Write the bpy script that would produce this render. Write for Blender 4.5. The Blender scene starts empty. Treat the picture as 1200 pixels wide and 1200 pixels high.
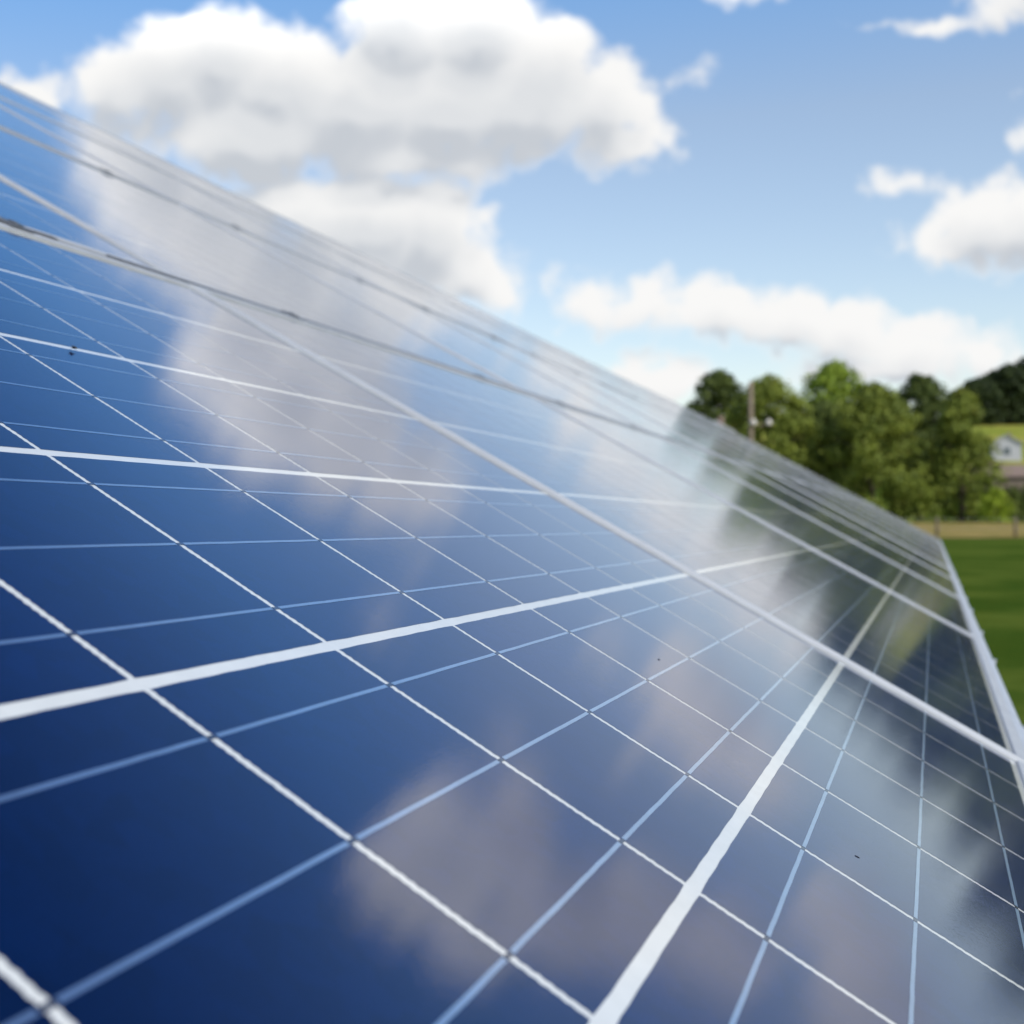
import bpy, bmesh, math, random
from math import radians, sin, cos, pi
from mathutils import Vector, Matrix, noise as mnoise

random.seed(7)
S = bpy.context.scene
C = S.collection

# ------------------------------------------------------------------ camera
CAM_Z = 1.0
F_PX, CX = 1680.18, 199.2           # focal length and principal point of the 1200 px photograph
cam_d = bpy.data.cameras.new('camera')
cam = bpy.data.objects.new('camera', cam_d)
C.objects.link(cam)
cam.location = (0, 0, CAM_Z)
cam.rotation_euler = (radians(90), 0, 0)
cam_d.sensor_width = 36
cam_d.lens = F_PX / 1200 * 36
cam_d.shift_x = (600 - CX) / 1200
cam_d.clip_start = 0.01
cam_d.clip_end = 6000
cam_d.dof.use_dof = True
cam_d.dof.focus_distance = 0.70
cam_d.dof.aperture_fstop = 14.0
S.camera = cam

# ------------------------------------------------------------------ light
SUN_AZ, SUN_EL = 148.0, 42.0        # degrees clockwise from the view direction (+Y), and height
sun_d = bpy.data.lights.new('sun', 'SUN')
sun_d.energy = 3.6
sun_d.angle = radians(0.5)
sun_d.color = (1.0, 0.955, 0.88)
sun = bpy.data.objects.new('sun', sun_d)
C.objects.link(sun)
sd = Vector((sin(radians(SUN_AZ)) * cos(radians(SUN_EL)), cos(radians(SUN_AZ)) * cos(radians(SUN_EL)), sin(radians(SUN_EL))))
sun.rotation_euler = sd.to_track_quat('Z', 'Y').to_euler()
sun.location = sd * 50

S.view_settings.view_transform = 'Standard'
S.view_settings.look = 'None'
S.view_settings.exposure = 0.0
S.view_settings.gamma = 1.0
S.view_settings.use_curve_mapping = False

W = bpy.data.worlds.new('World')
S.world = W
W.use_nodes = True
SKY_STRENGTH = 0.15


class G:
    """small helper to write node trees as expressions"""
    def __init__(s, tree):
        s.t = tree

    def n(s, kind, **kw):
        nd = s.t.nodes.new(kind)
        for k, v in kw.items():
            setattr(nd, k, v)
        return nd

    def put(s, sock, v):
        if hasattr(v, 'is_linked') or isinstance(v, bpy.types.NodeSocket):
            s.t.links.new(v, sock)
        else:
            sock.default_value = v

    def m(s, op, a, b=None, c=None, clamp=False):
        nd = s.n('ShaderNodeMath', operation=op, use_clamp=clamp)
        s.put(nd.inputs[0], a)
        if b is not None:
            s.put(nd.inputs[1], b)
        if c is not None:
            s.put(nd.inputs[2], c)
        return nd.outputs[0]

    def vec(s, x, y, z=0.0):
        nd = s.n('ShaderNodeCombineXYZ')
        s.put(nd.inputs[0], x); s.put(nd.inputs[1], y); s.put(nd.inputs[2], z)
        return nd.outputs[0]

    def noise(s, v, scale, detail=3.0, rough=0.5, dim='3D', dist=0.0):
        nd = s.n('ShaderNodeTexNoise', noise_dimensions=dim)
        if v is not None:
            s.put(nd.inputs['Vector'], v)
        nd.inputs['Scale'].default_value = scale
        nd.inputs['Detail'].default_value = detail
        nd.inputs['Roughness'].default_value = rough
        nd.inputs['Distortion'].default_value = dist
        return nd.outputs['Fac']

    def ramp(s, v, lo, hi, a=0.0, b=1.0, smooth=True):
        nd = s.n('ShaderNodeMapRange', interpolation_type='SMOOTHSTEP' if smooth else 'LINEAR', clamp=True)
        s.put(nd.inputs['Value'], v)
        for k, q in (('From Min', lo), ('From Max', hi), ('To Min', a), ('To Max', b)):
            s.put(nd.inputs[k], q)
        return nd.outputs['Result']

    def mix(s, f, a, b):
        nd = s.n('ShaderNodeMix', data_type='RGBA')
        s.put(nd.inputs['Factor'], f)
        s.put(nd.inputs['A'] if False else nd.inputs[6], a)
        s.put(nd.inputs[7], b)
        return nd.outputs[2]


# cumulus clouds: (x, y, half width, half height above, half height below), in hundredths of the picture
CLOUDS = [
    (40, 108, 55, 22, 16), (150, 105, 62, 62, 60), (200, 80, 75, 66, 80), (260, 62, 75, 58, 90), (330, 90, 95, 62, 92),
    (300, 155, 115, 60, 58), (420, 115, 115, 62, 96), (470, 25, 75, 60, 90), (560, 30, 80, 62, 90), (530, 120, 110, 70, 74),
    (640, 75, 70, 55, 80), (610, 120, 110, 60, 66), (705, 120, 62, 62, 64), (745, 165, 48, 42, 28), (545, 190, 50, 34, 26), (470, 185, 100, 40, 22),
    (345, 246, 86, 42, 64), (430, 258, 98, 60, 94), (505, 262, 62, 66, 86), (548, 310, 44, 40, 50), (580, 340, 34, 28, 26),
    (690, 352, 36, 26, 30), (735, 365, 50, 28, 26), (775, 360, 52, 34, 24), (850, 362, 66, 36, 36), (920, 376, 72, 38, 34),
    (985, 390, 72, 40, 40), (1065, 408, 74, 36, 38), (1140, 418, 50, 32, 26), (1030, 434, 90, 18, 14), (768, 446, 70, 26, 26),
    (1100, 285, 52, 26, 24), (1155, 262, 66, 44, 46), (1215, 265, 80, 60, 55), (1300, 285, 70, 42, 36),
    (1060, 216, 34, 13, 11), (818, 82, 13, 10, 9), (864, -6, 40, 15, 11),
    (1085, 32, 42, 7, 6), (1180, 5, 46, 30, 26), (1250, -25, 80, 40, 34), (1201, 156, 12, 16, 14),
    (1165, -110, 66, 70, 70), (1235, -190, 100, 90, 80), (1250, -90, 90, 60, 70), (1370, -60, 110, 80, 80), (1350, -190, 80, 60, 60), (1440, 0, 80, 55, 60), (1385, 60, 60, 40, 36),
    (1600, 260, 120, 60, 60), (1740, 220, 140, 70, 70), (1520, 110, 100, 60, 60), (1440, 60, 100, 60, 60),
]


def cloud_group(full):
    t = bpy.data.node_groups.new('cloud_field' if full else 'cloud_mass', 'ShaderNodeTree')
    t.interface.new_socket('X', in_out='INPUT', socket_type='NodeSocketFloat')
    t.interface.new_socket('Y', in_out='INPUT', socket_type='NodeSocketFloat')
    t.interface.new_socket('L', in_out='OUTPUT', socket_type='NodeSocketFloat')
    t.interface.new_socket('D', in_out='OUTPUT', socket_type='NodeSocketFloat')
    g = G(t)
    gi = g.n('NodeGroupInput'); go = g.n('NodeGroupOutput')
    x0, y0 = gi.outputs[0], gi.outputs[1]
    p = g.vec(x0, y0)
    wn = g.n('ShaderNodeTexNoise', noise_dimensions='2D')
    g.put(wn.inputs['Vector'], p)
    wn.inputs['Scale'].default_value = 1.5; wn.inputs['Detail'].default_value = 2.0
    sp = g.n('ShaderNodeSeparateColor')
    g.put(sp.inputs[0], wn.outputs['Color'])
    x = g.m('MULTIPLY_ADD', g.m('SUBTRACT', sp.outputs[0], 0.5), 0.42, x0)
    y = g.m('MULTIPLY_ADD', g.m('SUBTRACT', sp.outputs[1], 0.5), 0.34, y0)
    q = g.vec(x, y, y)
    acc = None
    for (cx, cy, rx, ru, rd) in CLOUDS:
        cx, cy, rx, ru, rd = cx / 100, (600 - cy) / 100, rx / 100, ru / 100, rd / 100
        off = (-cx / rx, -cy / ru, cy / rd)
        if acc is not None:          # chained so that the evaluation stays sequential
            ch = g.n('ShaderNodeVectorMath', operation='MULTIPLY_ADD')
            g.put(ch.inputs[0], acc)
            ch.inputs[1].default_value = (1e-9, 1e-9, 1e-9)
            ch.inputs[2].default_value = off
            off = ch.outputs[0]
        e = g.n('ShaderNodeVectorMath', operation='MULTIPLY_ADD')
        g.put(e.inputs[0], q)
        e.inputs[1].default_value = (1 / rx, 1 / ru, -1 / rd)
        g.put(e.inputs[2], off)
        mx = g.n('ShaderNodeVectorMath', operation='MAXIMUM')
        g.put(mx.inputs[0], e.outputs[0])
        mx.inputs[1].default_value = (-99.0, 0.0, 0.0)
        ln = g.n('ShaderNodeVectorMath', operation='LENGTH')
        g.put(ln.inputs[0], mx.outputs[0])
        k = min(1.0, (rx * (ru + rd) / 2) ** 0.5)
        f = g.m('MULTIPLY_ADD', ln.outputs['Value'], -k, k)
        acc = f if acc is None else g.m('SMOOTH_MAX', acc, f, 0.26)
    bl = g.m('ABSOLUTE', g.m('SUBTRACT', g.noise(p, 1.5, 1.0, 0.5, '2D'), 0.5))
    low = g.m('MULTIPLY_ADD', g.m('SUBTRACT', bl, 0.04), 0.60, acc)
    g.put(go.inputs[0], acc)
    if full:
        fb = g.noise(p, 2.4, 6.0, 0.50, '2D')
        g.put(go.inputs[1], g.m('MULTIPLY_ADD', g.m('SUBTRACT', fb, 0.50), 0.56, low))
    return t


def build_world():
    t = W.node_tree
    t.nodes.clear()
    g = G(t)
    out = g.n('ShaderNodeOutputWorld'); bg = g.n('ShaderNodeBackground')
    bg.inputs['Strength'].default_value = SKY_STRENGTH
    t.links.new(bg.outputs[0], out.inputs[0])
    sky = g.n('ShaderNodeTexSky', sky_type='NISHITA')
    sky.sun_disc = False
    sky.sun_elevation = radians(SUN_EL)
    sky.sun_rotation = radians(SUN_AZ)
    sky.altitude = 0
    sky.air_density = 1.0
    sky.dust_density = 0.6
    sky.ozone_density = 2.2
    tc = g.n('ShaderNodeTexCoord')
    s = g.n('ShaderNodeSeparateXYZ')
    g.put(s.inputs[0], tc.outputs['Generated'])
    dx, dy, dz = s.outputs
    yy = g.m('MAXIMUM', dy, 0.08)
    x = g.m('MULTIPLY_ADD', g.m('DIVIDE', dx, yy), F_PX / 100, CX / 100)
    y = g.m('MULTIPLY', g.m('DIVIDE', dz, yy), F_PX / 100)
    def field(x, y, full):
        nd = g.n('ShaderNodeGroup', node_tree=cloud_group(full))
        g.put(nd.inputs[0], x); g.put(nd.inputs[1], y)
        return nd.outputs
    f0 = field(x, y, True)
    d0, l0 = f0[1], f0[0]
    l1 = field(g.m('ADD', x, 0.08), g.m('ADD', y, 0.40), False)[0]
    front = g.m('MULTIPLY', g.ramp(dy, 0.25, 0.45), g.ramp(dz, 0.0, 0.03))
    alpha = g.m('MULTIPLY', g.ramp(d0, -0.14, 0.26), front)
    # loose clouds over the rest of the sky dome
    far = g.noise(tc.outputs['Generated'], 3.2, 5.0, 0.55)
    back = g.m('MULTIPLY', g.ramp(far, 0.56, 0.66), g.ramp(dy, 0.3, 0.1))
    back = g.m('MULTIPLY', back, g.ramp(dz, 0.02, 0.15))
    alpha = g.m('MAXIMUM', alpha, back)
    # light grey inside, white where little cloud stands above, darker along the flat base
    rel = g.m('SUBTRACT', d0, l0)
    body = g.m('MULTIPLY', g.ramp(g.m('MULTIPLY_ADD', rel, -0.20, l1), -0.16, 0.54), g.ramp(d0, -0.10, 0.18))
    base = g.ramp(g.m('SUBTRACT', l1, l0), -0.06, 0.38)
    base = g.m('MULTIPLY', base, g.m('MULTIPLY', body, g.ramp(d0, -0.12, 0.10)))
    k = 1.0 / SKY_STRENGTH
    col = g.mix(body, (0.95 * k, 0.945 * k, 0.935 * k, 1), (0.74 * k, 0.76 * k, 0.785 * k, 1))
    col = g.mix(base, col, (0.57 * k, 0.605 * k, 0.655 * k, 1))
    # cloud colour brightened above the view, to lift its reflection in the glass
    hi = g.n('ShaderNodeVectorMath', operation='SCALE')
    g.put(hi.inputs[0], col)
    g.put(hi.inputs['Scale'], g.ramp(dz, 0.29, 0.36, 1.0, 1.5))
    col = hi.outputs[0]
    # clear-sky tint of a polarised, saturated summer sky
    skc = g.n('ShaderNodeMix', data_type='RGBA', blend_type='MULTIPLY')
    skc.inputs['Factor'].default_value = 1.0
    g.put(skc.inputs[6], sky.outputs[0])
    # the blue deepens with height, as through the photographer's polarising filter
    tint = g.mix(g.ramp(dz, 0.25, 0.39, smooth=False), (1.22, 1.09, 1.02, 1), (0.72, 1.12, 1.36, 1))
    tint = g.mix(g.ramp(dz, 0.39, 0.60, smooth=False), tint, (0.10, 0.36, 0.66, 1))
    g.put(skc.inputs[7], tint)
    g.put(bg.inputs['Color'], g.mix(alpha, skc.outputs[2], col))
    W.cycles.sampling_method = 'MANUAL'
    W.cycles.sample_map_resolution = 512


build_world()

# ------------------------------------------------------------------ helpers
def obj(name, bm_or_me, mat=None, parent=None, loc=None, smooth=False):
    if isinstance(bm_or_me, bmesh.types.BMesh):
        me = bpy.data.meshes.new(name)
        bm_or_me.to_mesh(me); bm_or_me.free()
    else:
        me = bm_or_me
    if smooth:
        for p in me.polygons:
            p.use_smooth = True
    if mat is not None and not me.materials:
        for q in (mat if isinstance(mat, (list, tuple)) else [mat]):
            me.materials.append(q)
    o = bpy.data.objects.new(name, me)
    C.objects.link(o)
    if parent is not None:
        o.parent = parent
    if loc is not None:
        o.location = loc
    return o


def tag(o, label=None, cat=None, group=None, kind=None):
    for k, v in (('label', label), ('category', cat), ('group', group), ('kind', kind)):
        if v:
            o[k] = v
    return o


def empty(name, loc, label, cat, group=None, rz=0.0, mw=None):
    o = bpy.data.objects.new(name, None)
    C.objects.link(o)
    if mw is not None:
        o.matrix_world = mw
    else:
        o.location = loc
        o.rotation_euler = (0, 0, rz)
    o.empty_display_size = 0.1
    return tag(o, label, cat, group)


def add_box(bm, x0, x1, y0, y1, z0, z1, mi=0, bottom=True):
    v = [bm.verts.new(p) for p in ((x0, y0, z0), (x1, y0, z0), (x1, y1, z0), (x0, y1, z0), (x0, y0, z1), (x1, y0, z1), (x1, y1, z1), (x0, y1, z1))]
    fs = [(4, 5, 6, 7), (0, 1, 5, 4), (1, 2, 6, 5), (2, 3, 7, 6), (3, 0, 4, 7)]
    if bottom:
        fs.append((3, 2, 1, 0))
    out = []
    for f in fs:
        q = bm.faces.new([v[i] for i in f]); q.material_index = mi
        out.append(q)
    return v


def add_tube(bm, pts, radii, seg=8, mi=0, cap=True):
    rings = []
    for i, p in enumerate(pts):
        p = Vector(p)
        a = Vector(pts[max(0, i - 1)]); b = Vector(pts[min(len(pts) - 1, i + 1)])
        d = (b - a).normalized()
        s1 = d.orthogonal().normalized(); s2 = d.cross(s1)
        r = radii[i] if isinstance(radii, (list, tuple)) else radii
        rings.append([bm.verts.new(p + (s1 * cos(2 * pi * k / seg) + s2 * sin(2 * pi * k / seg)) * r) for k in range(seg)])
    for a, b in zip(rings, rings[1:]):
        for k in range(seg):
            f = bm.faces.new((a[k], a[(k + 1) % seg], b[(k + 1) % seg], b[k])); f.material_index = mi
    if cap:
        bm.faces.new(rings[0][::-1]).material_index = mi
        bm.faces.new(rings[-1]).material_index = mi


def principled(name):
    m = bpy.data.materials.new(name)
    m.use_nodes = True
    g = G(m.node_tree)
    return m, g, m.node_tree.nodes['Principled BSDF']


def simple_mat(name, col, rough=0.6, metal=0.0, var=0.0, scale=8.0, spec=0.5):
    m, g, b = principled(name)
    tc = g.n('ShaderNodeTexCoord')
    nz = g.noise(tc.outputs['Object'], scale, 4.0, 0.6)
    f = g.ramp(nz, 0.3, 0.7)
    lo = tuple(c * (1 - var) for c in col) + (1,)
    hi = tuple(min(1, c * (1 + var)) for c in col) + (1,)
    g.put(b.inputs['Base Color'], g.mix(f, lo, hi))
    b.inputs['Roughness'].default_value = rough
    b.inputs['Metallic'].default_value = metal
    b.inputs['Specular IOR Level'].default_value = spec
    return m


# ------------------------------------------------------------------ panel materials
COAT_ROUGH = 0.060

def glass_over(name, col, metal=0.0, rough=0.6, var=0.12, scale=60.0, fingers=False):
    """a layer of the panel seen through its textured cover glass (the coat)"""
    m, g, b = principled(name)
    tc = g.n('ShaderNodeTexCoord')
    if fingers:
        oi = g.n('ShaderNodeObjectInfo')
        vo = g.n('ShaderNodeTexVoronoi', voronoi_dimensions='3D', feature='F1')
        off = g.n('ShaderNodeVectorMath', operation='ADD')
        g.put(off.inputs[0], tc.outputs['Object'])
        g.put(off.inputs[1], g.vec(g.m('MULTIPLY', oi.outputs['Random'], 9.0), 0.0))
        g.put(vo.inputs['Vector'], off.outputs[0])
        vo.inputs['Scale'].default_value = 95.0
        sc = g.n('ShaderNodeSeparateColor')
        g.put(sc.inputs[0], vo.outputs['Color'])
        grain = g.ramp(sc.outputs[0], 0.0, 1.0, 1 - var, 1 + var, smooth=False)
        grain = g.m('MULTIPLY', grain, g.ramp(oi.outputs['Random'], 0.0, 1.0, 0.8, 1.2, smooth=False))
        sx = g.n('ShaderNodeSeparateXYZ')
        g.put(sx.inputs[0], tc.outputs['Object'])
        w = g.m('PINGPONG', sx.outputs[0], 0.001)
        fine = g.noise(tc.outputs['Object'], 1400.0, 1.0, 0.5)
        grain = g.m('MULTIPLY', grain, g.ramp(fine, 0.3, 0.7, 0.62, 1.38, smooth=False))
        line = g.ramp(w, 0.00085, 0.00095, 0.0, 0.06)
        base = g.n('ShaderNodeMix', data_type='RGBA', blend_type='MULTIPLY')
        base.inputs['Factor'].default_value = 1.0
        base.inputs[6].default_value = tuple(col) + (1,)
        g.put(base.inputs[7], g.vec(grain, grain, grain))
        g.put(b.inputs['Base Color'], g.mix(line, base.outputs[2], (0.12, 0.2, 0.34, 1)))
    else:
        nz = g.noise(tc.outputs['Object'], scale, 4.0, 0.6)
        f = g.ramp(nz, 0.3, 0.7)
        g.put(b.inputs['Base Color'], g.mix(f, tuple(c * (1 - var) for c in col) + (1,), tuple(min(1, c * (1 + var)) for c in col) + (1,)))
    b.inputs['Metallic'].default_value = metal
    b.inputs['Roughness'].default_value = rough
    b.inputs['Specular IOR Level'].default_value = 0.0 if metal == 0 else 0.5
    if fingers:          # thin-film blue sheen of the nitride coating, stronger at low angles
        b.inputs['Specular Tint'].default_value = (0.0, 0.33, 1.0, 1)
    b.inputs['Coat Weight'].default_value = 1.0
    b.inputs['Coat IOR'].default_value = 1.5
    geo = g.n('ShaderNodeNewGeometry')
    # faint dust and drying marks change the gloss a little
    dn = g.noise(geo.outputs['Position'], 9.0, 4.0, 0.65)
    g.put(b.inputs['Coat Roughness'], g.ramp(dn, 0.3, 0.75, COAT_ROUGH - 0.015, COAT_ROUGH + 0.02))
    # stippled solar glass
    bn = g.noise(geo.outputs['Position'], 1100.0, 1.0, 0.5)
    bu = g.n('ShaderNodeBump')
    bu.inputs['Strength'].default_value = 0.055
    bu.inputs['Distance'].default_value = 0.0003
    g.put(bu.inputs['Height'], bn)
    g.put(b.inputs['Coat Normal'], bu.outputs[0])
    return m


M_CELL = glass_over('cell_silicon', (0.0002, 0.0090, 0.052), metal=0.5, rough=0.40, var=0.20, fingers=True)
M_SHEET = glass_over('backsheet_white', (0.62, 0.63, 0.61), rough=0.7, var=0.03)
M_BUS = glass_over('busbar_tin', (0.50, 0.64, 0.80), metal=0.9, rough=0.34, var=0.06)
M_ALU = simple_mat('anodised_aluminium', (0.45, 0.46, 0.47), rough=0.5, metal=0.2, var=0.06, scale=25)
M_RAIL = simple_mat('rail_aluminium', (0.56, 0.58, 0.61), rough=0.45, metal=0.4, var=0.06, scale=25)
M_STEEL = simple_mat('galvanised_steel', (0.42, 0.44, 0.46), rough=0.5, metal=0.6, var=0.15, scale=12)
M_CLAMP = simple_mat('dark_clamp', (0.17, 0.175, 0.18), rough=0.45, metal=0.5, var=0.2, scale=60)
M_BOX = simple_mat('junction_plastic', (0.02, 0.02, 0.022), rough=0.5, var=0.2)

# ------------------------------------------------------------------ the solar array
# row direction b, upslope direction u and glass normal n, measured from the photograph's vanishing points
B = Vector((0.47014434, 0.88255345, -0.00798139)).normalized()
N = Vector((0.44818461, -0.23094212, 0.86359498)).normalized()
U = N.cross(B).normalized()
N = B.cross(U).normalized()
O = Vector((0, 0, CAM_Z)) - N * 0.1514          # foot of the camera on the glass plane

def plane_mat(t, s, h=0.0):
    p = O + B * t + U * s + N * h
    return Matrix(((B.x, U.x, N.x, p.x), (B.y, U.y, N.y, p.y), (B.z, U.z, N.z, p.z), (0, 0, 0, 1)))

P_T, P_S = 0.1585, 0.1605        # cell pitch along and across the module
C_T, C_S = 0.1545, 0.1550        # cell size
T0 = -0.0895                     # first cell edge of the first module
LIP, MARG, LIPH, DEPTH = 0.0135, 0.006, 0.0024, 0.040
ML = 9 * P_T + C_T + 2 * (MARG + LIP)
MW = 5 * P_S + C_S + 2 * (MARG + LIP)
GAP_T, GAP_S = 0.0040, 0.0100
PITCH_T, PITCH_S = ML + GAP_T, MW + GAP_S
S0 = 0.00275 - P_S - MARG - LIP  # outer bottom edge of the lowest row
TS = T0 - MARG - LIP             # outer start of the first column
NCOL, NROW = 15, 4
e0 = MARG + LIP


def frame_mesh():
    bm = bmesh.new()
    # hollow edge profile: inner lip, outer wall, bottom flange, mitred round the module
    prof = [(LIP, 0.0002), (LIP, LIPH - 0.0008), (LIP - 0.0008, LIPH), (0.0010, LIPH), (0.0, LIPH - 0.0010), (0.0, -DEPTH), (0.025, -DEPTH), (0.025, -DEPTH + 0.002), (0.003, -DEPTH + 0.002), (0.003, -0.006), (LIP, -0.006)]
    rings = []
    for (sx, sy) in ((0, 0), (1, 0), (1, 1), (0, 1)):
        ring = []
        for (q, z) in prof:
            x = q if sx == 0 else ML - q
            y = q if sy == 0 else MW - q
            ring.append(bm.verts.new((x, y, z)))
        rings.append(ring)
    k = len(prof)
    for i in range(4):
        a, b = rings[i], rings[(i + 1) % 4]
        for j in range(k):
            bm.faces.new((a[j], b[j], b[(j + 1) % k], a[(j + 1) % k]))
    bmesh.ops.recalc_face_normals(bm, faces=bm.faces)
    me = bpy.data.meshes.new('frame')
    bm.to_mesh(me); bm.free()
    return me


def sheet_mesh():
    bm = bmesh.new()
    add_box(bm, LIP - 0.004, ML - LIP + 0.004, LIP - 0.004, MW - LIP + 0.004, -0.005, 0.0)
    # junction box below
    me = bpy.data.meshes.new('backsheet')
    bm.to_mesh(me); bm.free()
    return me


def box_mesh():
    bm = bmesh.new()
    add_box(bm, ML * 0.5 - 0.06, ML * 0.5 + 0.06, MW - 0.16, MW - 0.05, -0.028, -0.0052)
    bmesh.ops.bevel(bm, geom=list(bm.edges), offset=0.004, segments=2, affect='EDGES')
    me = bpy.data.meshes.new('junction_box')
    bm.to_mesh(me); bm.free()
    return me


_wr = random.Random(99)
WAVER = [_wr.uniform(0.35, 1.0) * (1 if k % 2 else -1) for k in range(90)]


def cell_outline(seed):
    """outline of one cell: long edges nearly straight, the ends ragged where the ribbons cross"""
    rnd = random.Random(seed)
    pts = []
    n = 84
    def wob(k, amp):
        return amp * (sin(k * 1.9 + seed) * 0.45 + rnd.uniform(-1, 1) * 0.55)
    def end(k):                               # both sides of the gap waver together
        return 0.00045 * WAVER[k] + rnd.uniform(-1, 1) * 0.0002
    ch = 0.0003
    for k in range(n + 1):                    # near end: y upward at x = 0
        y = ch + (C_S - 2 * ch) * k / n
        pts.append((end(k), y))
    for k in range(1, 14):
        pts.append((C_T * k / 14, C_S + wob(k, 0.00016)))
    for k in range(n + 1):
        y = C_S - ch - (C_S - 2 * ch) * k / n
        pts.append((C_T + end(n - k), y))
    for k in range(1, 14):
        pts.append((C_T * (1 - k / 14), wob(k + 5, 0.00016)))
    return pts


def add_cell(bm, x, y, seed, z=0.0001, mi=0):
    top = [bm.verts.new((x + a, y + b, z)) for a, b in cell_outline(seed)]
    f = bm.faces.new(top)
    f.material_index = mi
    if f.calc_area() and f.normal.z < 0:
        f.normal_flip()
    f.normal_update()
    if f.normal.z < 0:
        f.normal_flip()
    return f


def cell_mesh(seed):
    bm = bmesh.new()
    add_cell(bm, 0, 0, seed)
    me = bpy.data.meshes.new('cell')
    bm.to_mesh(me); bm.free()
    me.materials.append(M_CELL)
    return me


BUS_W = 0.0017

def add_busbar(bm, y, mi=0):
    rnd = random.Random(int(y * 1e5))
    for i in range(10):
        x0 = e0 + i * P_T + 0.0016
        x1 = e0 + i * P_T + C_T - 0.0016
        n = 12
        va, vb = [], []
        for k in range(n + 1):
            x = x0 + (x1 - x0) * k / n
            dy = rnd.uniform(-1, 1) * 0.00008
            zz = 0.00018
            va.append(bm.verts.new((x, y - BUS_W / 2 + dy, zz)))
            vb.append(bm.verts.new((x, y + BUS_W / 2 + dy, zz)))
        for k in range(n):
            bm.faces.new((va[k], va[k + 1], vb[k + 1], vb[k])).material_index = mi
        if i < 9:      # flat dark patch paints the shade where the ribbon dips under the next cell
            xs = e0 + i * P_T + C_T - 0.0006
            add_q = [bm.verts.new(q) for q in ((xs, y - 0.0009, 0.00016), (e0 + (i + 1) * P_T + 0.0006, y - 0.0009, 0.00016), (e0 + (i + 1) * P_T + 0.0006, y + 0.0009, 0.00016), (xs, y + 0.0009, 0.00016))]
            bm.faces.new(add_q).material_index = mi + 1


def bus_y(r, k):
    return e0 + r * P_S + C_S * (k + 0.5) / 3


M_DIP_SHADE = glass_over('ribbon_dip_shade', (0.05, 0.06, 0.09), rough=0.6, var=0.2)


def bus_mesh(r, k):
    bm = bmesh.new()
    add_busbar(bm, bus_y(r, k))
    me = bpy.data.meshes.new('busbar')
    bm.to_mesh(me); bm.free()
    me.materials.append(M_BUS); me.materials.append(M_DIP_SHADE)
    return me


def cell_layer_mesh():
    bm = bmesh.new()
    for r in range(6):
        for c in range(10):
            x, y = e0 + c * P_T, e0 + r * P_S
            v = [bm.verts.new(q) for q in ((x, y, 0.0001), (x + C_T, y, 0.0001), (x + C_T, y + C_S, 0.0001), (x, y + C_S, 0.0001))]
            bm.faces.new(v)
    for r in range(6):
        for k in range(3):
            y = bus_y(r, k)
            v = [bm.verts.new(q) for q in ((e0, y - BUS_W / 2, 0.00018), (ML - e0, y - BUS_W / 2, 0.00018), (ML - e0, y + BUS_W / 2, 0.00018), (e0, y + BUS_W / 2, 0.00018))]
            bm.faces.new(v).material_index = 1
    me = bpy.data.meshes.new('cell_layer')
    bm.to_mesh(me); bm.free()
    me.materials.append(M_CELL); me.materials.append(M_BUS)
    return me


FRAME, SHEET, JBOX, LAYER = frame_mesh(), sheet_mesh(), box_mesh(), cell_layer_mesh()
CELLS = [cell_mesh(s) for s in (3, 11, 27, 44)]
BUSES = [[bus_mesh(r, k) for k in range(3)] for r in range(6)]
ROWN = ['lowest row', 'second row up', 'third row up', 'top row']
ORD = ['first', 'second', 'third', 'fourth', 'fifth', 'sixth', 'seventh', 'eighth', 'ninth', 'tenth', 'eleventh', 'twelfth', 'thirteenth', 'fourteenth', 'fifteenth']
SPECIAL = {
    (0, 0): 'nearest blue solar panel filling the foreground, crossed by white cell lines',
    (0, 1): 'blue solar panel with dark tree reflections just beyond the nearest panel, in the lowest row',
}


def panel_label(r, c):
    if (r, c) in SPECIAL:
        return SPECIAL[(r, c)]
    if c == NCOL - 1:
        return 'farthest blue solar panel at the array end, in the ' + ROWN[r]
    return 'blue solar panel, %s from the near end in the %s' % (ORD[c], ROWN[r])


pr = random.Random(5)
for r in range(NROW):
    for c in range(NCOL):
        if (r == 3 and c < 2) or (r == 2 and c < 1):
            continue                       # outside the photograph
        dh = 0.0 if (r, c) == (0, 0) else pr.uniform(-0.0008, 0.0012)
        p = empty('solar_panel', None, panel_label(r, c), 'solar panel', 'solar panels of the tilted array', mw=plane_mat(TS + c * PITCH_T, S0 + r * PITCH_S, dh))
        obj('frame', FRAME, M_ALU, p)
        obj('backsheet', SHEET, M_SHEET, p)
        near = (r == 0 and c <= 2) or (r == 1 and c <= 1)
        if near:
            obj('junction_box', JBOX, M_BOX, p)
            for i in range(6):
                for j in range(10):
                    o = obj('cell', CELLS[pr.randrange(4)], None, p, (e0 + j * P_T, e0 + i * P_S, 0))
                for k in range(3):
                    obj('busbar', BUSES[i][k], None, p)
        else:
            obj('cell_layer', LAYER, None, p)

# rack under the panels
rack = empty('mounting_rack', None, 'grey metal rack that carries the tilted solar panels', 'rack', mw=plane_mat(0, 0, 0))
TE = TS + NCOL * PITCH_T

def rack_box(name, t0, t1, s0, s1, h0, h1, mat, bevel=0.0):
    bm = bmesh.new()
    add_box(bm, t0, t1, s0, s1, h0, h1)
    if bevel:
        bmesh.ops.bevel(bm, geom=list(bm.edges), offset=bevel, segments=2, affect='EDGES')
    return obj(name, bm, mat, rack)


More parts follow.
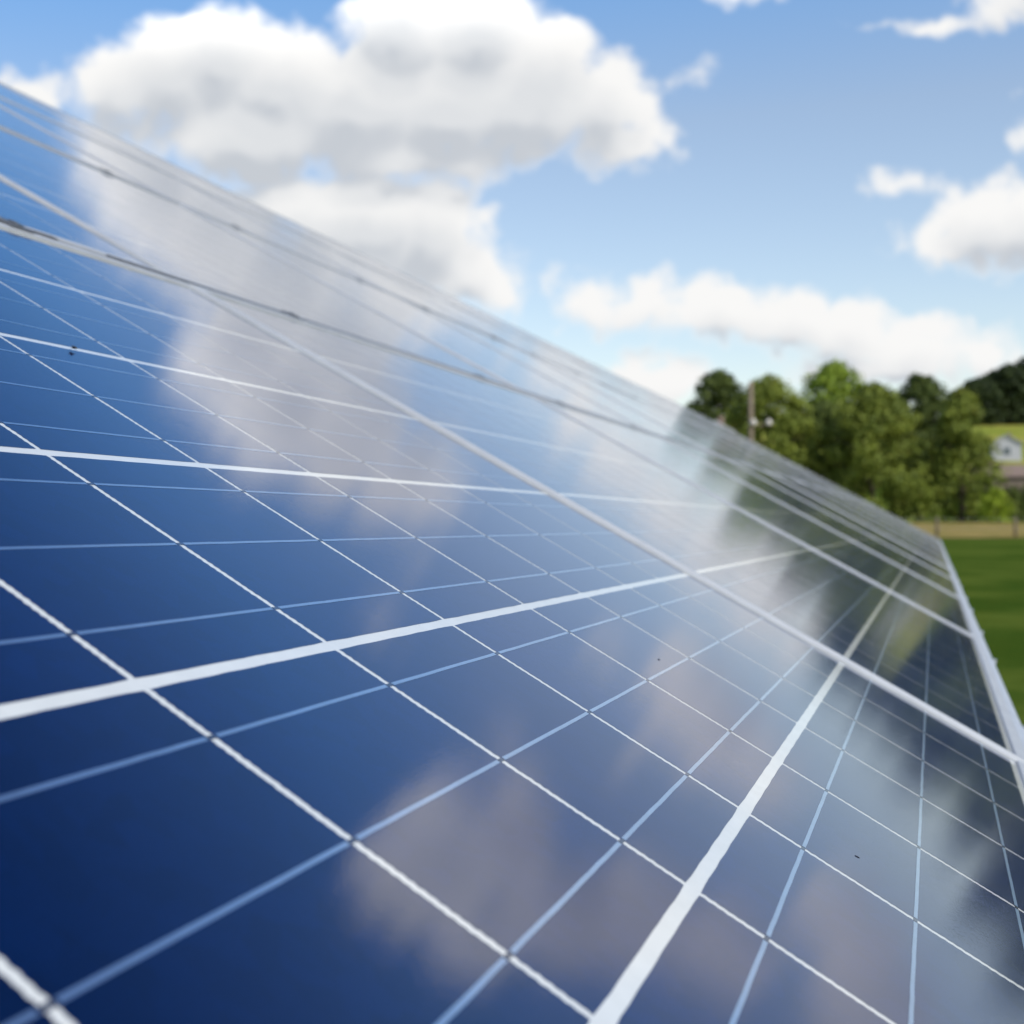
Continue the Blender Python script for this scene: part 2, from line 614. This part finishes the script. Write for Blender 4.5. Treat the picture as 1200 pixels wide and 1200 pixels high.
# bottom edge trim rail with its clamps
rack_box('rail', TS - 0.1, TE + 0.05, S0 - 0.0125, S0 - 0.0012, -0.07, LIPH - 0.0016, M_RAIL, 0.0006)
for r in range(1, NROW):
    sc = S0 + r * PITCH_S - GAP_S / 2
    rack_box('rail', TS - 0.1, TE + 0.05, sc - 0.02, sc + 0.02, -DEPTH - 0.045, -DEPTH - 0.002, M_RAIL)
rack_box('rail', TS - 0.1, TE + 0.05, S0 + NROW * PITCH_S - 0.06, S0 + NROW * PITCH_S - 0.02, -DEPTH - 0.045, -DEPTH - 0.002, M_RAIL)
for c in range(6):
    for q in (0.22, 0.78):
        t = TS + c * PITCH_T + ML * q
        bm = bmesh.new()
        add_box(bm, t - 0.020, t + 0.020, S0 - 0.018, S0 - 0.0130, -0.02, LIPH - 0.0025)
        add_box(bm, t - 0.007, t + 0.007, S0 - 0.0172, S0 - 0.0140, LIPH - 0.0025, LIPH + 0.0008)
        bmesh.ops.bevel(bm, geom=list(bm.edges), offset=0.0006, segments=1, affect='EDGES')
        obj('clamp', bm, M_RAIL, rack)
for r in range(1, 3):
    sc = S0 + r * PITCH_S - GAP_S / 2
    for c in range(0, 6):
        for q in (0.2, 0.78):
            t = TS + c * PITCH_T + ML * q + (0.02 if r == 2 else 0.0)
            if r == 1 and c == 0 and q < 0.5:
                continue
            bm = bmesh.new()
            add_box(bm, t - 0.02, t + 0.02, sc - 0.0115, sc + 0.0115, LIPH + 0.0003, LIPH + 0.0020)
            add_box(bm, t - 0.006, t + 0.006, sc - 0.006, sc + 0.006, LIPH + 0.0020, LIPH + 0.0036)
            bmesh.ops.bevel(bm, geom=list(bm.edges), offset=0.0005, segments=1, affect='EDGES')
            obj('clamp', bm, M_CLAMP, rack)
M_GAP_SHADE = simple_mat('gap_shade_dark', (0.11, 0.115, 0.12), rough=0.6, var=0.25, scale=40)  # dark strips stand in for the shade in the seams between panel rows
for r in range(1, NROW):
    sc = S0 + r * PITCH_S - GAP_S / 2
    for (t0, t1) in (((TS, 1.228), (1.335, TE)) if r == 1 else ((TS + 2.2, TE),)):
        rack_box('gap_shade_strip', t0, t1, sc - 0.0045, sc + 0.0045, -0.03, LIPH + (0.0012 if r == 1 else 0.0004), M_GAP_SHADE, 0.0008)
# sloping beams and posts every second panel (posts are plumb)
RI = rack.matrix_world.inverted()
for c in range(0, NCOL, 2):
    t = TS + (c + 0.85) * PITCH_T
    rack_box('beam', t - 0.03, t + 0.03, S0 + 0.02, S0 + NROW * PITCH_S - 0.06, -DEPTH - 0.13, -DEPTH - 0.047, M_STEEL)
    for s in (S0 + 0.7, S0 + 3.1):
        top = O + B * t + U * s + N * (-DEPTH - 0.132)
        bm = bmesh.new()
        add_box(bm, top.x - 0.05, top.x + 0.05, top.y - 0.035, top.y + 0.035, -0.3, top.z)
        bm.transform(RI)
        obj('post', bm, M_STEEL, rack)

# a fly on the white line, and two specks of dirt on the glass
M_FLY = simple_mat('fly_black', (0.012, 0.012, 0.015), rough=0.4, var=0.2, scale=900)
M_WING = simple_mat('fly_wing', (0.10, 0.10, 0.11), rough=0.3, var=0.2, scale=900)


def ball(bm, c, r, seg=10):
    ret = bmesh.ops.create_uvsphere(bm, u_segments=seg, v_segments=seg // 2 + 2, radius=1.0)
    for v in ret['verts']:
        v.co = Vector((v.co.x * r[0] + c[0], v.co.y * r[1] + c[1], v.co.z * r[2] + c[2]))


fly = empty('fly', None, 'tiny black fly standing on a white cell line of the nearest panel', 'insect', mw=plane_mat(0.784, 0.4775, 0.0009))
bm = bmesh.new()
ball(bm, (0.0, 0, 0.0015), (0.0011, 0.0008, 0.0009))
ball(bm, (0.0014, 0, 0.0016), (0.0006, 0.0008, 0.0006))
ball(bm, (-0.0015, 0, 0.0013), (0.0014, 0.0008, 0.0008))
obj('body', bm, M_FLY, fly, smooth=True)
for sgn in (-1, 1):
    bm = bmesh.new()
    v = [bm.verts.new(q) for q in ((0.0003, sgn * 0.0005, 0.0022), (-0.0012, sgn * 0.0018, 0.0022), (-0.003, sgn * 0.0016, 0.002), (-0.0028, sgn * 0.0004, 0.0021))]
    bm.faces.new(v if sgn < 0 else v[::-1])
    bmesh.ops.solidify(bm, geom=list(bm.faces), thickness=0.00006)
    obj('wing', bm, M_WING, fly)
    for lx in (-0.0008, 0.0, 0.0008):
        bm = bmesh.new()
        add_tube(bm, [(lx * 0.5, sgn * 0.0006, 0.0013), (lx * 1.2, sgn * 0.0013, 0.0017), (lx * 1.8, sgn * 0.0018, 0.0)], [0.00012, 0.0001, 0.00008], 5)
        obj('leg', bm, M_FLY, fly)


def speck(t, s, rx, ry, label, rz=0.0):
    bm = bmesh.new()
    ball(bm, (0, 0, 0), (rx, ry, 0.0003), 8)
    rr = random.Random(3)
    for v in bm.verts:
        v.co *= rr.uniform(0.8, 1.2)
    o = obj('dirt_speck', bm, M_FLY)
    o.matrix_world = plane_mat(t, s, 0.0002) @ Matrix.Rotation(rz, 4, 'Z')
    tag(o, label, 'dirt', 'specks of dirt on the glass')


speck(0.9455, 0.0892, 0.0011, 0.0008, 'tiny round dark speck of dirt in the middle of a blue cell')
speck(0.7501, -0.0513, 0.0006, 0.0014, 'tiny dash-shaped dark speck of dirt near the bottom right of the photo', 0.5)

# ------------------------------------------------------------------ ground
def px(x, y, Y):
    """world point seen at photograph pixel (x, y) at depth Y"""
    return Vector(((x - CX) / F_PX * Y, Y, CAM_Z + (600 - y) / F_PX * Y))


def ground_z(x, y):
    d = y
    if d < 150:
        return 0.0
    z = 0.00118 * (d - 150) ** 2 if d < 200 else 2.95 + 0.118 * (min(d, 395) - 200) + 0.02 * max(0, d - 395)
    return z + mnoise.noise(Vector((x * 0.01, y * 0.01, 0))) * 0.8 * min(1, max(0, (d - 190) / 60))


def mat_ground():
    m, g, b = principled('lawn_ground')
    geo = g.n('ShaderNodeNewGeometry')
    pos = geo.outputs['Position']
    s = g.n('ShaderNodeSeparateXYZ'); g.put(s.inputs[0], pos)
    n1 = g.noise(pos, 0.35, 5.0, 0.6)
    n2 = g.noise(pos, 3.0, 5.0, 0.7)
    n3 = g.noise(pos, 38.0, 3.0, 0.7)
    c = g.mix(g.ramp(n1, 0.40, 0.60), (0.056, 0.106, 0.014, 1), (0.125, 0.172, 0.028, 1))
    c = g.mix(g.ramp(n2, 0.45, 0.75, 0.0, 0.6), c, (0.095, 0.115, 0.014, 1))
    c = g.mix(g.ramp(n3, 0.3, 0.6, 0.55, 0.0), c, (0.018, 0.034, 0.003, 1))
    # meadow on the far hillside, yellower and longer
    far = g.ramp(s.outputs[1], 200.0, 260.0)
    n4 = g.noise(pos, 0.05, 4.0, 0.6)
    c = g.mix(far, c, g.mix(g.ramp(n4, 0.3, 0.7), (0.20, 0.25, 0.035, 1), (0.34, 0.31, 0.07, 1)))
    g.put(b.inputs['Base Color'], c)
    b.inputs['Roughness'].default_value = 0.9
    b.inputs['Specular IOR Level'].default_value = 0.0
    bu = g.n('ShaderNodeBump')
    bu.inputs['Strength'].default_value = 0.7
    bu.inputs['Distance'].default_value = 0.05
    g.put(bu.inputs['Height'], n3)
    g.put(b.inputs['Normal'], bu.outputs[0])
    return m


bm = bmesh.new()
xs = [-3000, -1500, -800, -400, -200, -100, -50, -25, 0, 25, 50, 75, 100, 125, 150, 175, 200, 225, 250, 275, 300, 350, 400, 500, 700, 1000, 1600, 3000]
ys = [-400, -100, -30, 0, 20, 50, 100, 150, 160, 170, 180, 190, 200, 210, 225, 240, 260, 280, 300, 330, 360, 395, 400, 440, 470, 520, 600, 800, 1200, 2000, 4000]
grid = [[bm.verts.new((x, y, ground_z(x, y))) for x in xs] for y in ys]
for i in range(len(ys) - 1):
    for j in range(len(xs) - 1):
        bm.faces.new((grid[i][j], grid[i][j + 1], grid[i + 1][j + 1], grid[i + 1][j]))
tag(obj('ground', bm, mat_ground(), smooth=True), 'green lawn sloping up to a yellow meadow behind the array', None, None, 'structure')

m_dry, g, b = principled('dry_grass')
geo = g.n('ShaderNodeNewGeometry')
c = g.mix(g.ramp(g.noise(geo.outputs['Position'], 0.25, 5.0, 0.65), 0.3, 0.7), (0.25, 0.175, 0.06, 1), (0.43, 0.32, 0.12, 1))
c = g.mix(g.ramp(g.noise(geo.outputs['Position'], 0.9, 4.0, 0.6), 0.46, 0.62, 0.0, 0.75), c, (0.10, 0.13, 0.025, 1))
g.put(b.inputs['Base Color'], c)
b.inputs['Roughness'].default_value = 0.9
b.inputs['Specular IOR Level'].default_value = 0.0
bm = bmesh.new()
lo, hi = [], []
for k in range(0, 61):
    x = -60 + k * 4.0
    lo.append(bm.verts.new((x, 54 + 3.0 * mnoise.noise(Vector((x * 0.07, 1, 0))), 0.02)))
    hi.append(bm.verts.new((x, 131 + 3.0 * mnoise.noise(Vector((x * 0.07, 5, 0))), 0.02)))
for k in range(60):
    bm.faces.new((lo[k], lo[k + 1], hi[k + 1], hi[k]))
tag(obj('dry_grass_field', bm, m_dry), 'strip of dry tan grass beyond the lawn', None, None, 'structure')

# ------------------------------------------------------------------ trees
def mat_leaf(name, dark, light, yellow=None):
    m, g, b = principled(name)
    at = g.n('ShaderNodeAttribute', attribute_name='tint')
    geo = g.n('ShaderNodeNewGeometry')
    nz = g.noise(geo.outputs['Position'], 0.45, 3.0, 0.6)
    f = g.m('ADD', g.m('MULTIPLY', at.outputs['Fac'], 0.6), g.ramp(nz, 0.3, 0.7, 0.0, 0.4))
    c = g.mix(f, dark + (1,), light + (1,))
    if yellow:
        c = g.mix(g.ramp(g.noise(geo.outputs['Position'], 0.8, 2.0, 0.5), 0.62, 0.72, 0.0, 0.6), c, yellow + (1,))
    g.put(b.inputs['Base Color'], c)
    b.inputs['Roughness'].default_value = 0.65
    b.inputs['Specular IOR Level'].default_value = 0.25
    tr = g.n('ShaderNodeBsdfTranslucent')
    g.put(tr.inputs['Color'], c)
    mx = g.n('ShaderNodeMixShader')
    mx.inputs[0].default_value = 0.15
    out = m.node_tree.nodes['Material Output']
    m.node_tree.links.new(b.outputs[0], mx.inputs[1])
    m.node_tree.links.new(tr.outputs[0], mx.inputs[2])
    m.node_tree.links.new(mx.outputs[0], out.inputs[0])
    return m


M_OLIVE = mat_leaf('leaf_olive', (0.070, 0.100, 0.015), (0.275, 0.320, 0.044), (0.20, 0.16, 0.02))
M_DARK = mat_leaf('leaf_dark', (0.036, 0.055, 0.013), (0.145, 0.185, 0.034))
M_LIGHT = mat_leaf('leaf_light', (0.16, 0.23, 0.02), (0.36, 0.46, 0.055))
M_WOOD = mat_leaf('leaf_far_wood', (0.016, 0.028, 0.010), (0.060, 0.085, 0.022))
M_BUSH = mat_leaf('leaf_yellow', (0.16, 0.24, 0.012), (0.36, 0.42, 0.030))
M_BARK = simple_mat('bark', (0.09, 0.065, 0.045), rough=0.9, var=0.35, scale=3)


def crown_profile(kind, f):
    """relative crown radius at relative height f"""
    if kind == 'cone':
        return max(0.08, (1 - f) ** 0.55 * (0.85 + 0.15 * min(1, f * 6)))
    if kind == 'column':
        return max(0.08, (1 - f ** 3.2) ** 0.6 * (0.9 + 0.1 * min(1, f * 5)))
    return max(0.08, (max(0.0, 1 - max(0.0, 2 * f - 0.9) ** 2 * 0.82)) ** 0.5 * (0.8 + 0.2 * min(1, f * 3)))


def tree(name, base, h, w, kind, mat, label, group, n=13000, leaf=0.42, low=0.06, seed=0, cat='tree'):
    rnd = random.Random(seed)
    t = empty(name, base, label, cat, group, rnd.uniform(0, 6.28))
    bm = bmesh.new()
    top = h * 0.8
    lean = rnd.uniform(-0.02, 0.02) * h
    r0 = 0.018 * h + 0.05
    add_tube(bm, [(0, 0, -0.4), (lean * 0.3, 0, top * 0.35), (lean * 0.7, lean * 0.3, top * 0.7), (lean, 0, top)], [r0 * 1.2, r0 * 0.85, r0 * 0.5, r0 * 0.12], 8)
    for k in range(9):
        f = 0.22 + 0.6 * k / 9
        a = k * 2.4 + rnd.uniform(-0.4, 0.4)
        rr = w / 2 * crown_profile(kind, f) * 0.75
        z = top * f
        add_tube(bm, [(lean * f, 0, z), (cos(a) * rr * 0.5, sin(a) * rr * 0.5, z + rr * 0.35), (cos(a) * rr, sin(a) * rr, z + rr * 0.55)], [r0 * 0.4, r0 * 0.25, r0 * 0.08], 6)
    obj('trunk', bm, M_BARK, t, smooth=True)
    # leaf clumps scattered through the crown's volume
    me = bpy.data.meshes.new('crown')
    clumps = []
    nc = 170
    for k in range(nc):
        f = low + (1 - low) * ((k + rnd.random()) / nc) ** 0.9
        R = w / 2 * crown_profile(kind, (f - low) / (1 - low))
        a = rnd.uniform(0, 2 * pi)
        q = R * rnd.uniform(0.2, 1.0) ** 0.6
        cr = max(0.5, w * rnd.uniform(0.08, 0.14))
        q = max(0.0, q - cr * 0.35)
        clumps.append((cos(a) * q, sin(a) * q, f * h - cr * 0.4, cr, rnd.random()))
    verts, faces, tint = [], [], []
    for _ in range(n):
        cx, cy, cz, cr, tn = clumps[rnd.randrange(nc)]
        d = Vector((rnd.gauss(0, 1), rnd.gauss(0, 1), rnd.gauss(0, 1))).normalized()
        p = Vector((cx, cy, cz)) + Vector((d.x, d.y, d.z * 0.85)) * cr * rnd.uniform(0.55, 1.08)
        if p.z < 0.05:
            p.z = rnd.uniform(0.05, 0.6)
        nn = (d + Vector((rnd.gauss(0, 0.55), rnd.gauss(0, 0.55), rnd.gauss(0.25, 0.5)))).normalized()
        s1 = nn.orthogonal().normalized(); s1.rotate(Matrix.Rotation(rnd.uniform(0, 6.28), 3, nn)); s2 = nn.cross(s1)
        L = leaf * rnd.uniform(0.6, 1.3)
        i = len(verts)
        verts += [p - s1 * L * 0.6, p + s2 * L * 0.34, p + s1 * L * 0.6, p - s2 * L * 0.34]
        faces.append((i, i + 1, i + 2, i + 3))
        tint.append(min(1, max(0, tn * 0.7 + rnd.uniform(0, 0.3))))
    me.from_pydata([tuple(v) for v in verts], [], faces)
    at = me.attributes.new('tint', 'FLOAT', 'FACE')
    at.data.foreach_set('value', tint)
    obj('crown', me, mat, t)
    return t


def tree_px(name, x0, x1, ytop, Y, kind, mat, label, group, seed, **kw):
    xm = (x0 + x1) / 2
    b = px(xm, 600, Y)
    z = ground_z(b.x, Y)
    top = px(xm, ytop, Y)
    return tree(name, (b.x, Y, z), top.z - z, (x1 - x0) * (1.22 if mat is M_DARK else 1.32) / F_PX * Y, kind, mat, label, group, seed=seed, **kw)


GT = 'trees standing beyond the lawn'
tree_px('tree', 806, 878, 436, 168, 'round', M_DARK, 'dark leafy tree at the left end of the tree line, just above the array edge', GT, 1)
tree_px('tree', 852, 950, 444, 152, 'column', M_OLIVE, 'olive green tree directly behind the wooden pole', GT, 2, n=15000)
tree_px('tree', 936, 1018, 426, 172, 'round', M_LIGHT, 'bright light green tree whose rounded top rises above the middle of the tree line', GT, 3, n=15000)
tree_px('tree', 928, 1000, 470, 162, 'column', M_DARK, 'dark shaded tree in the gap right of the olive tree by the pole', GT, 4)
tree_px('tree', 968, 1076, 452, 147, 'column', M_OLIVE, 'broad olive green tree in the centre of the tree line, below the light green top', GT, 5, n=15000)
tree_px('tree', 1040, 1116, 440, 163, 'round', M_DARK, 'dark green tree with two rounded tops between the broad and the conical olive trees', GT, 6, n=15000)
tree_px('tree', 1082, 1172, 458, 147, 'cone', M_OLIVE, 'conical olive green tree at the right end of the tree line, beside the white house', GT, 7, n=8000)
# more of the same line beyond the right edge of the photograph, seen mirrored in the glass
GM = 'trees mirrored in the glass'
for i, (a, bb, yt, Y, kd, mt, lab) in enumerate((
        (1226, 1300, 498, 156, 'column', M_DARK, 'low dark leafy tree'),
        (1270, 1330, 486, 150, 'cone', M_OLIVE, 'olive conical tree'),
        (1340, 1420, 505, 170, 'round', M_DARK, 'squat dark tree'),
        (1300, 1390, 482, 158, 'column', M_DARK, 'dark column-shaped tree'),
        (1385, 1470, 462, 148, 'round', M_OLIVE, 'round olive tree'),
        (1450, 1570, 440, 155, 'round', M_DARK, 'round dark tree'),
        (1550, 1680, 405, 140, 'column', M_DARK, 'tall dark tree'),
        (1660, 1830, 385, 140, 'round', M_OLIVE, 'tall broad olive tree'))):
    tree_px('tree', a, bb, yt, Y, kd, mt, lab + ' beyond the frame whose reflection shows in the glass', GM, 20 + i)

GF = 'trees of the far wood on the hill'
wl = ['leftmost dark tree of the far wood, rising just right of the conical olive tree', 'second dark tree from the left in the far wood', 'middle dark tree of the far wood above the meadow', 'dark tree of the far wood second from the photo edge', 'tallest dark tree of the far wood at the right edge of the photo', 'dark tree cut by the right edge of the photo', 'first far wood tree past the right edge', 'second far wood tree past the right edge', 'third far wood tree past the right edge']
for i, (a, bb, yt, Y) in enumerate(((1108, 1150, 455, 382), (1126, 1168, 444, 379), (1146, 1184, 436, 384), (1160, 1204, 428, 381), (1180, 1232, 420, 383), (1205, 1260, 424, 387), (1250, 1310, 428, 384), (1300, 1365, 434, 386), (1355, 1425, 430, 383))):
    tree_px('tree', a, bb, yt, Y, 'round', M_WOOD, wl[i], GF, 40 + i, n=6000, leaf=0.9, low=0.02)
bb_ = px(1166, 600, 138)
tree('bush', (bb_.x, 138, 0), 3.3, 3.4, 'round', M_BUSH, 'small bright yellow green bush at the foot of the conical tree', None, n=900, leaf=0.3, seed=60, cat='bush', low=0.05)
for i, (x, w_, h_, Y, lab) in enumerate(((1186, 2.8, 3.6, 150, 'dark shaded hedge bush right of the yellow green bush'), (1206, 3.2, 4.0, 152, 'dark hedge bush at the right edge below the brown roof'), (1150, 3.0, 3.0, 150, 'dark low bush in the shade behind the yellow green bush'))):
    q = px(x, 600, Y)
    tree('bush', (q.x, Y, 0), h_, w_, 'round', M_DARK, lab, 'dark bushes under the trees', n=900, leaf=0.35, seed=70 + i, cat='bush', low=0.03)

# ------------------------------------------------------------------ houses, pole, fence
M_WALL = simple_mat('white_render', (0.47, 0.47, 0.50), rough=0.8, var=0.05, scale=1.5)
M_WALLB = simple_mat('brown_boards', (0.20, 0.15, 0.11), rough=0.8, var=0.2, scale=2)
M_ROOFG = simple_mat('grey_roof', (0.42, 0.42, 0.45), rough=0.8, var=0.15, scale=3)
M_ROOFB = simple_mat('brown_roof', (0.24, 0.17, 0.13), rough=0.85, var=0.2, scale=3)
M_PANE = simple_mat('window_glass', (0.10, 0.13, 0.15), rough=0.1, var=0.2)
M_DOOR = simple_mat('door_paint', (0.16, 0.17, 0.18), rough=0.5, var=0.1)


def house(base, w, d, hw, hr, rz, label, wall_m, roof_m, wins=2, name='house'):
    t = empty(name, base, label, 'house' if name == 'house' else 'shed', None, rz)
    bm = bmesh.new()
    v = [bm.verts.new(q) for q in ((-w / 2, 0, -1), (w / 2, 0, -1), (w / 2, 0, hw), (0, 0, hw + hr), (-w / 2, 0, hw), (-w / 2, d, -1), (w / 2, d, -1), (w / 2, d, hw), (0, d, hw + hr), (-w / 2, d, hw))]
    for f in ((0, 1, 2, 3, 4), (9, 8, 7, 6, 5), (1, 6, 7, 2), (5, 0, 4, 9), (2, 7, 8, 3), (9, 4, 3, 8)):
        bm.faces.new([v[i] for i in f])
    obj('wall', bm, wall_m, t)
    bm = bmesh.new()
    o = 0.35
    sl = hr / (w / 2)
    for sg in (-1, 1):
        e = sg * (w / 2 + o)
        q = [(0, -o, hw + hr + 0.03), (e, -o, hw - o * sl + 0.03), (e, d + o, hw - o * sl + 0.03), (0, d + o, hw + hr + 0.03)]
        a = [bm.verts.new(p) for p in q]
        b2 = [bm.verts.new((p[0], p[1], p[2] + 0.16)) for p in q]
        bm.faces.new(a); bm.faces.new(b2)
        for k in range(4):
            bm.faces.new((a[k], a[(k + 1) % 4], b2[(k + 1) % 4], b2[k]))
    bmesh.ops.recalc_face_normals(bm, faces=bm.faces)
    roof = obj('roof', bm, roof_m, t)
    bm = bmesh.new()
    add_box(bm, w * 0.12, w * 0.12 + 0.5, d * 0.55, d * 0.55 + 0.5, hw + hr * 0.5, hw + hr + 0.7)
    obj('chimney', bm, M_ROOFB, roof)
    for k in range(wins):
        xx = -w / 2 + w * (k + 0.5) / wins
        bm = bmesh.new()
        z0 = hw * 0.35
        add_box(bm, xx - 0.55, xx + 0.55, -0.06, 0.0, z0, z0 + 1.3)
        wf = obj('window', bm, M_WALL if wall_m is not M_WALL else M_DOOR, t)
        bm = bmesh.new()
        add_box(bm, xx - 0.46, xx + 0.46, -0.075, -0.062, z0 + 0.09, z0 + 1.21)
        obj('pane', bm, M_PANE, wf)
    return t


q = px(1180, 541, 262)
house((q.x, 262, ground_z(q.x, 262)), 4.6, 7, 3.2, 1.4, radians(-24), 'small white gabled house on the hillside right of the conical tree', M_WALL, M_ROOFG, 1)
q = px(1197, 600, 205)
house((q.x, 205, ground_z(q.x, 205)), 8.0, 6, 2.4, 1.6, radians(70), 'brown roofed house half hidden below the white house at the right edge', M_WALLB, M_ROOFB, 2)
q = px(838, 600, 141)
house((q.x, 141, 0), 3.0, 3.0, 8.9, 0.9, radians(-20), 'tall white shed whose tip peeps over the array edge by the dark tree', M_WALL, M_WALL, 0, name='shed')

M_POLE = simple_mat('weathered_pole', (0.22, 0.17, 0.12), rough=0.85, var=0.2, scale=2)
M_CAN = simple_mat('pale_enamel', (0.75, 0.70, 0.62), rough=0.35, var=0.05)
q = px(880, 447, 140)
pole = empty('utility_pole', (q.x, 140, 0), 'tall weathered wooden pole with two pale round fittings in front of the olive tree', 'utility pole')
bm = bmesh.new()
add_tube(bm, [(0, 0, -0.5), (0, 0, q.z * 0.5), (0, 0, q.z)], [0.27, 0.23, 0.19], 10)
obj('pole', bm, M_POLE, pole, smooth=True)
zc = px(880, 497, 140).z
bm = bmesh.new()
add_box(bm, -0.4, 1.9, -0.34, -0.24, zc - 0.12, zc + 0.0)
obj('crossarm', bm, M_POLE, pole)
for xx in (0.0, 1.5):
    bm = bmesh.new()
    ball(bm, (xx, -0.62, zc + 0.1), (0.27, 0.27, 0.3), 12)
    add_tube(bm, [(xx, -0.62, zc + 0.36), (xx, -0.62, zc + 0.5)], [0.08, 0.05], 8)
    obj('insulator', bm, M_CAN, pole, smooth=True)

M_POST = simple_mat('fence_post', (0.16, 0.12, 0.08), rough=0.9, var=0.2, scale=4)
M_WIRE = simple_mat('fence_wire', (0.3, 0.3, 0.3), rough=0.5, metal=0.6)
fe = empty('wire_fence', (0, 0, 0), 'low post and wire fence along the dry grass strip', 'fence')
pts = []
for k in range(9):
    q = px(1190 + (k - 2) * 92, 600, 57)
    pts.append(q)
    bm = bmesh.new()
    add_tube(bm, [(q.x, 57, -0.2), (q.x, 57, 0.4), (q.x, 57, 0.8)], [0.065, 0.06, 0.055], 8)
    obj('post', bm, M_POST, fe, smooth=True)
for hgt in (0.35, 0.72):
    bm = bmesh.new()
    add_tube(bm, [(p.x, 56.93, hgt) for p in pts], 0.0025, 5)
    obj('wire', bm, M_WIRE, fe)
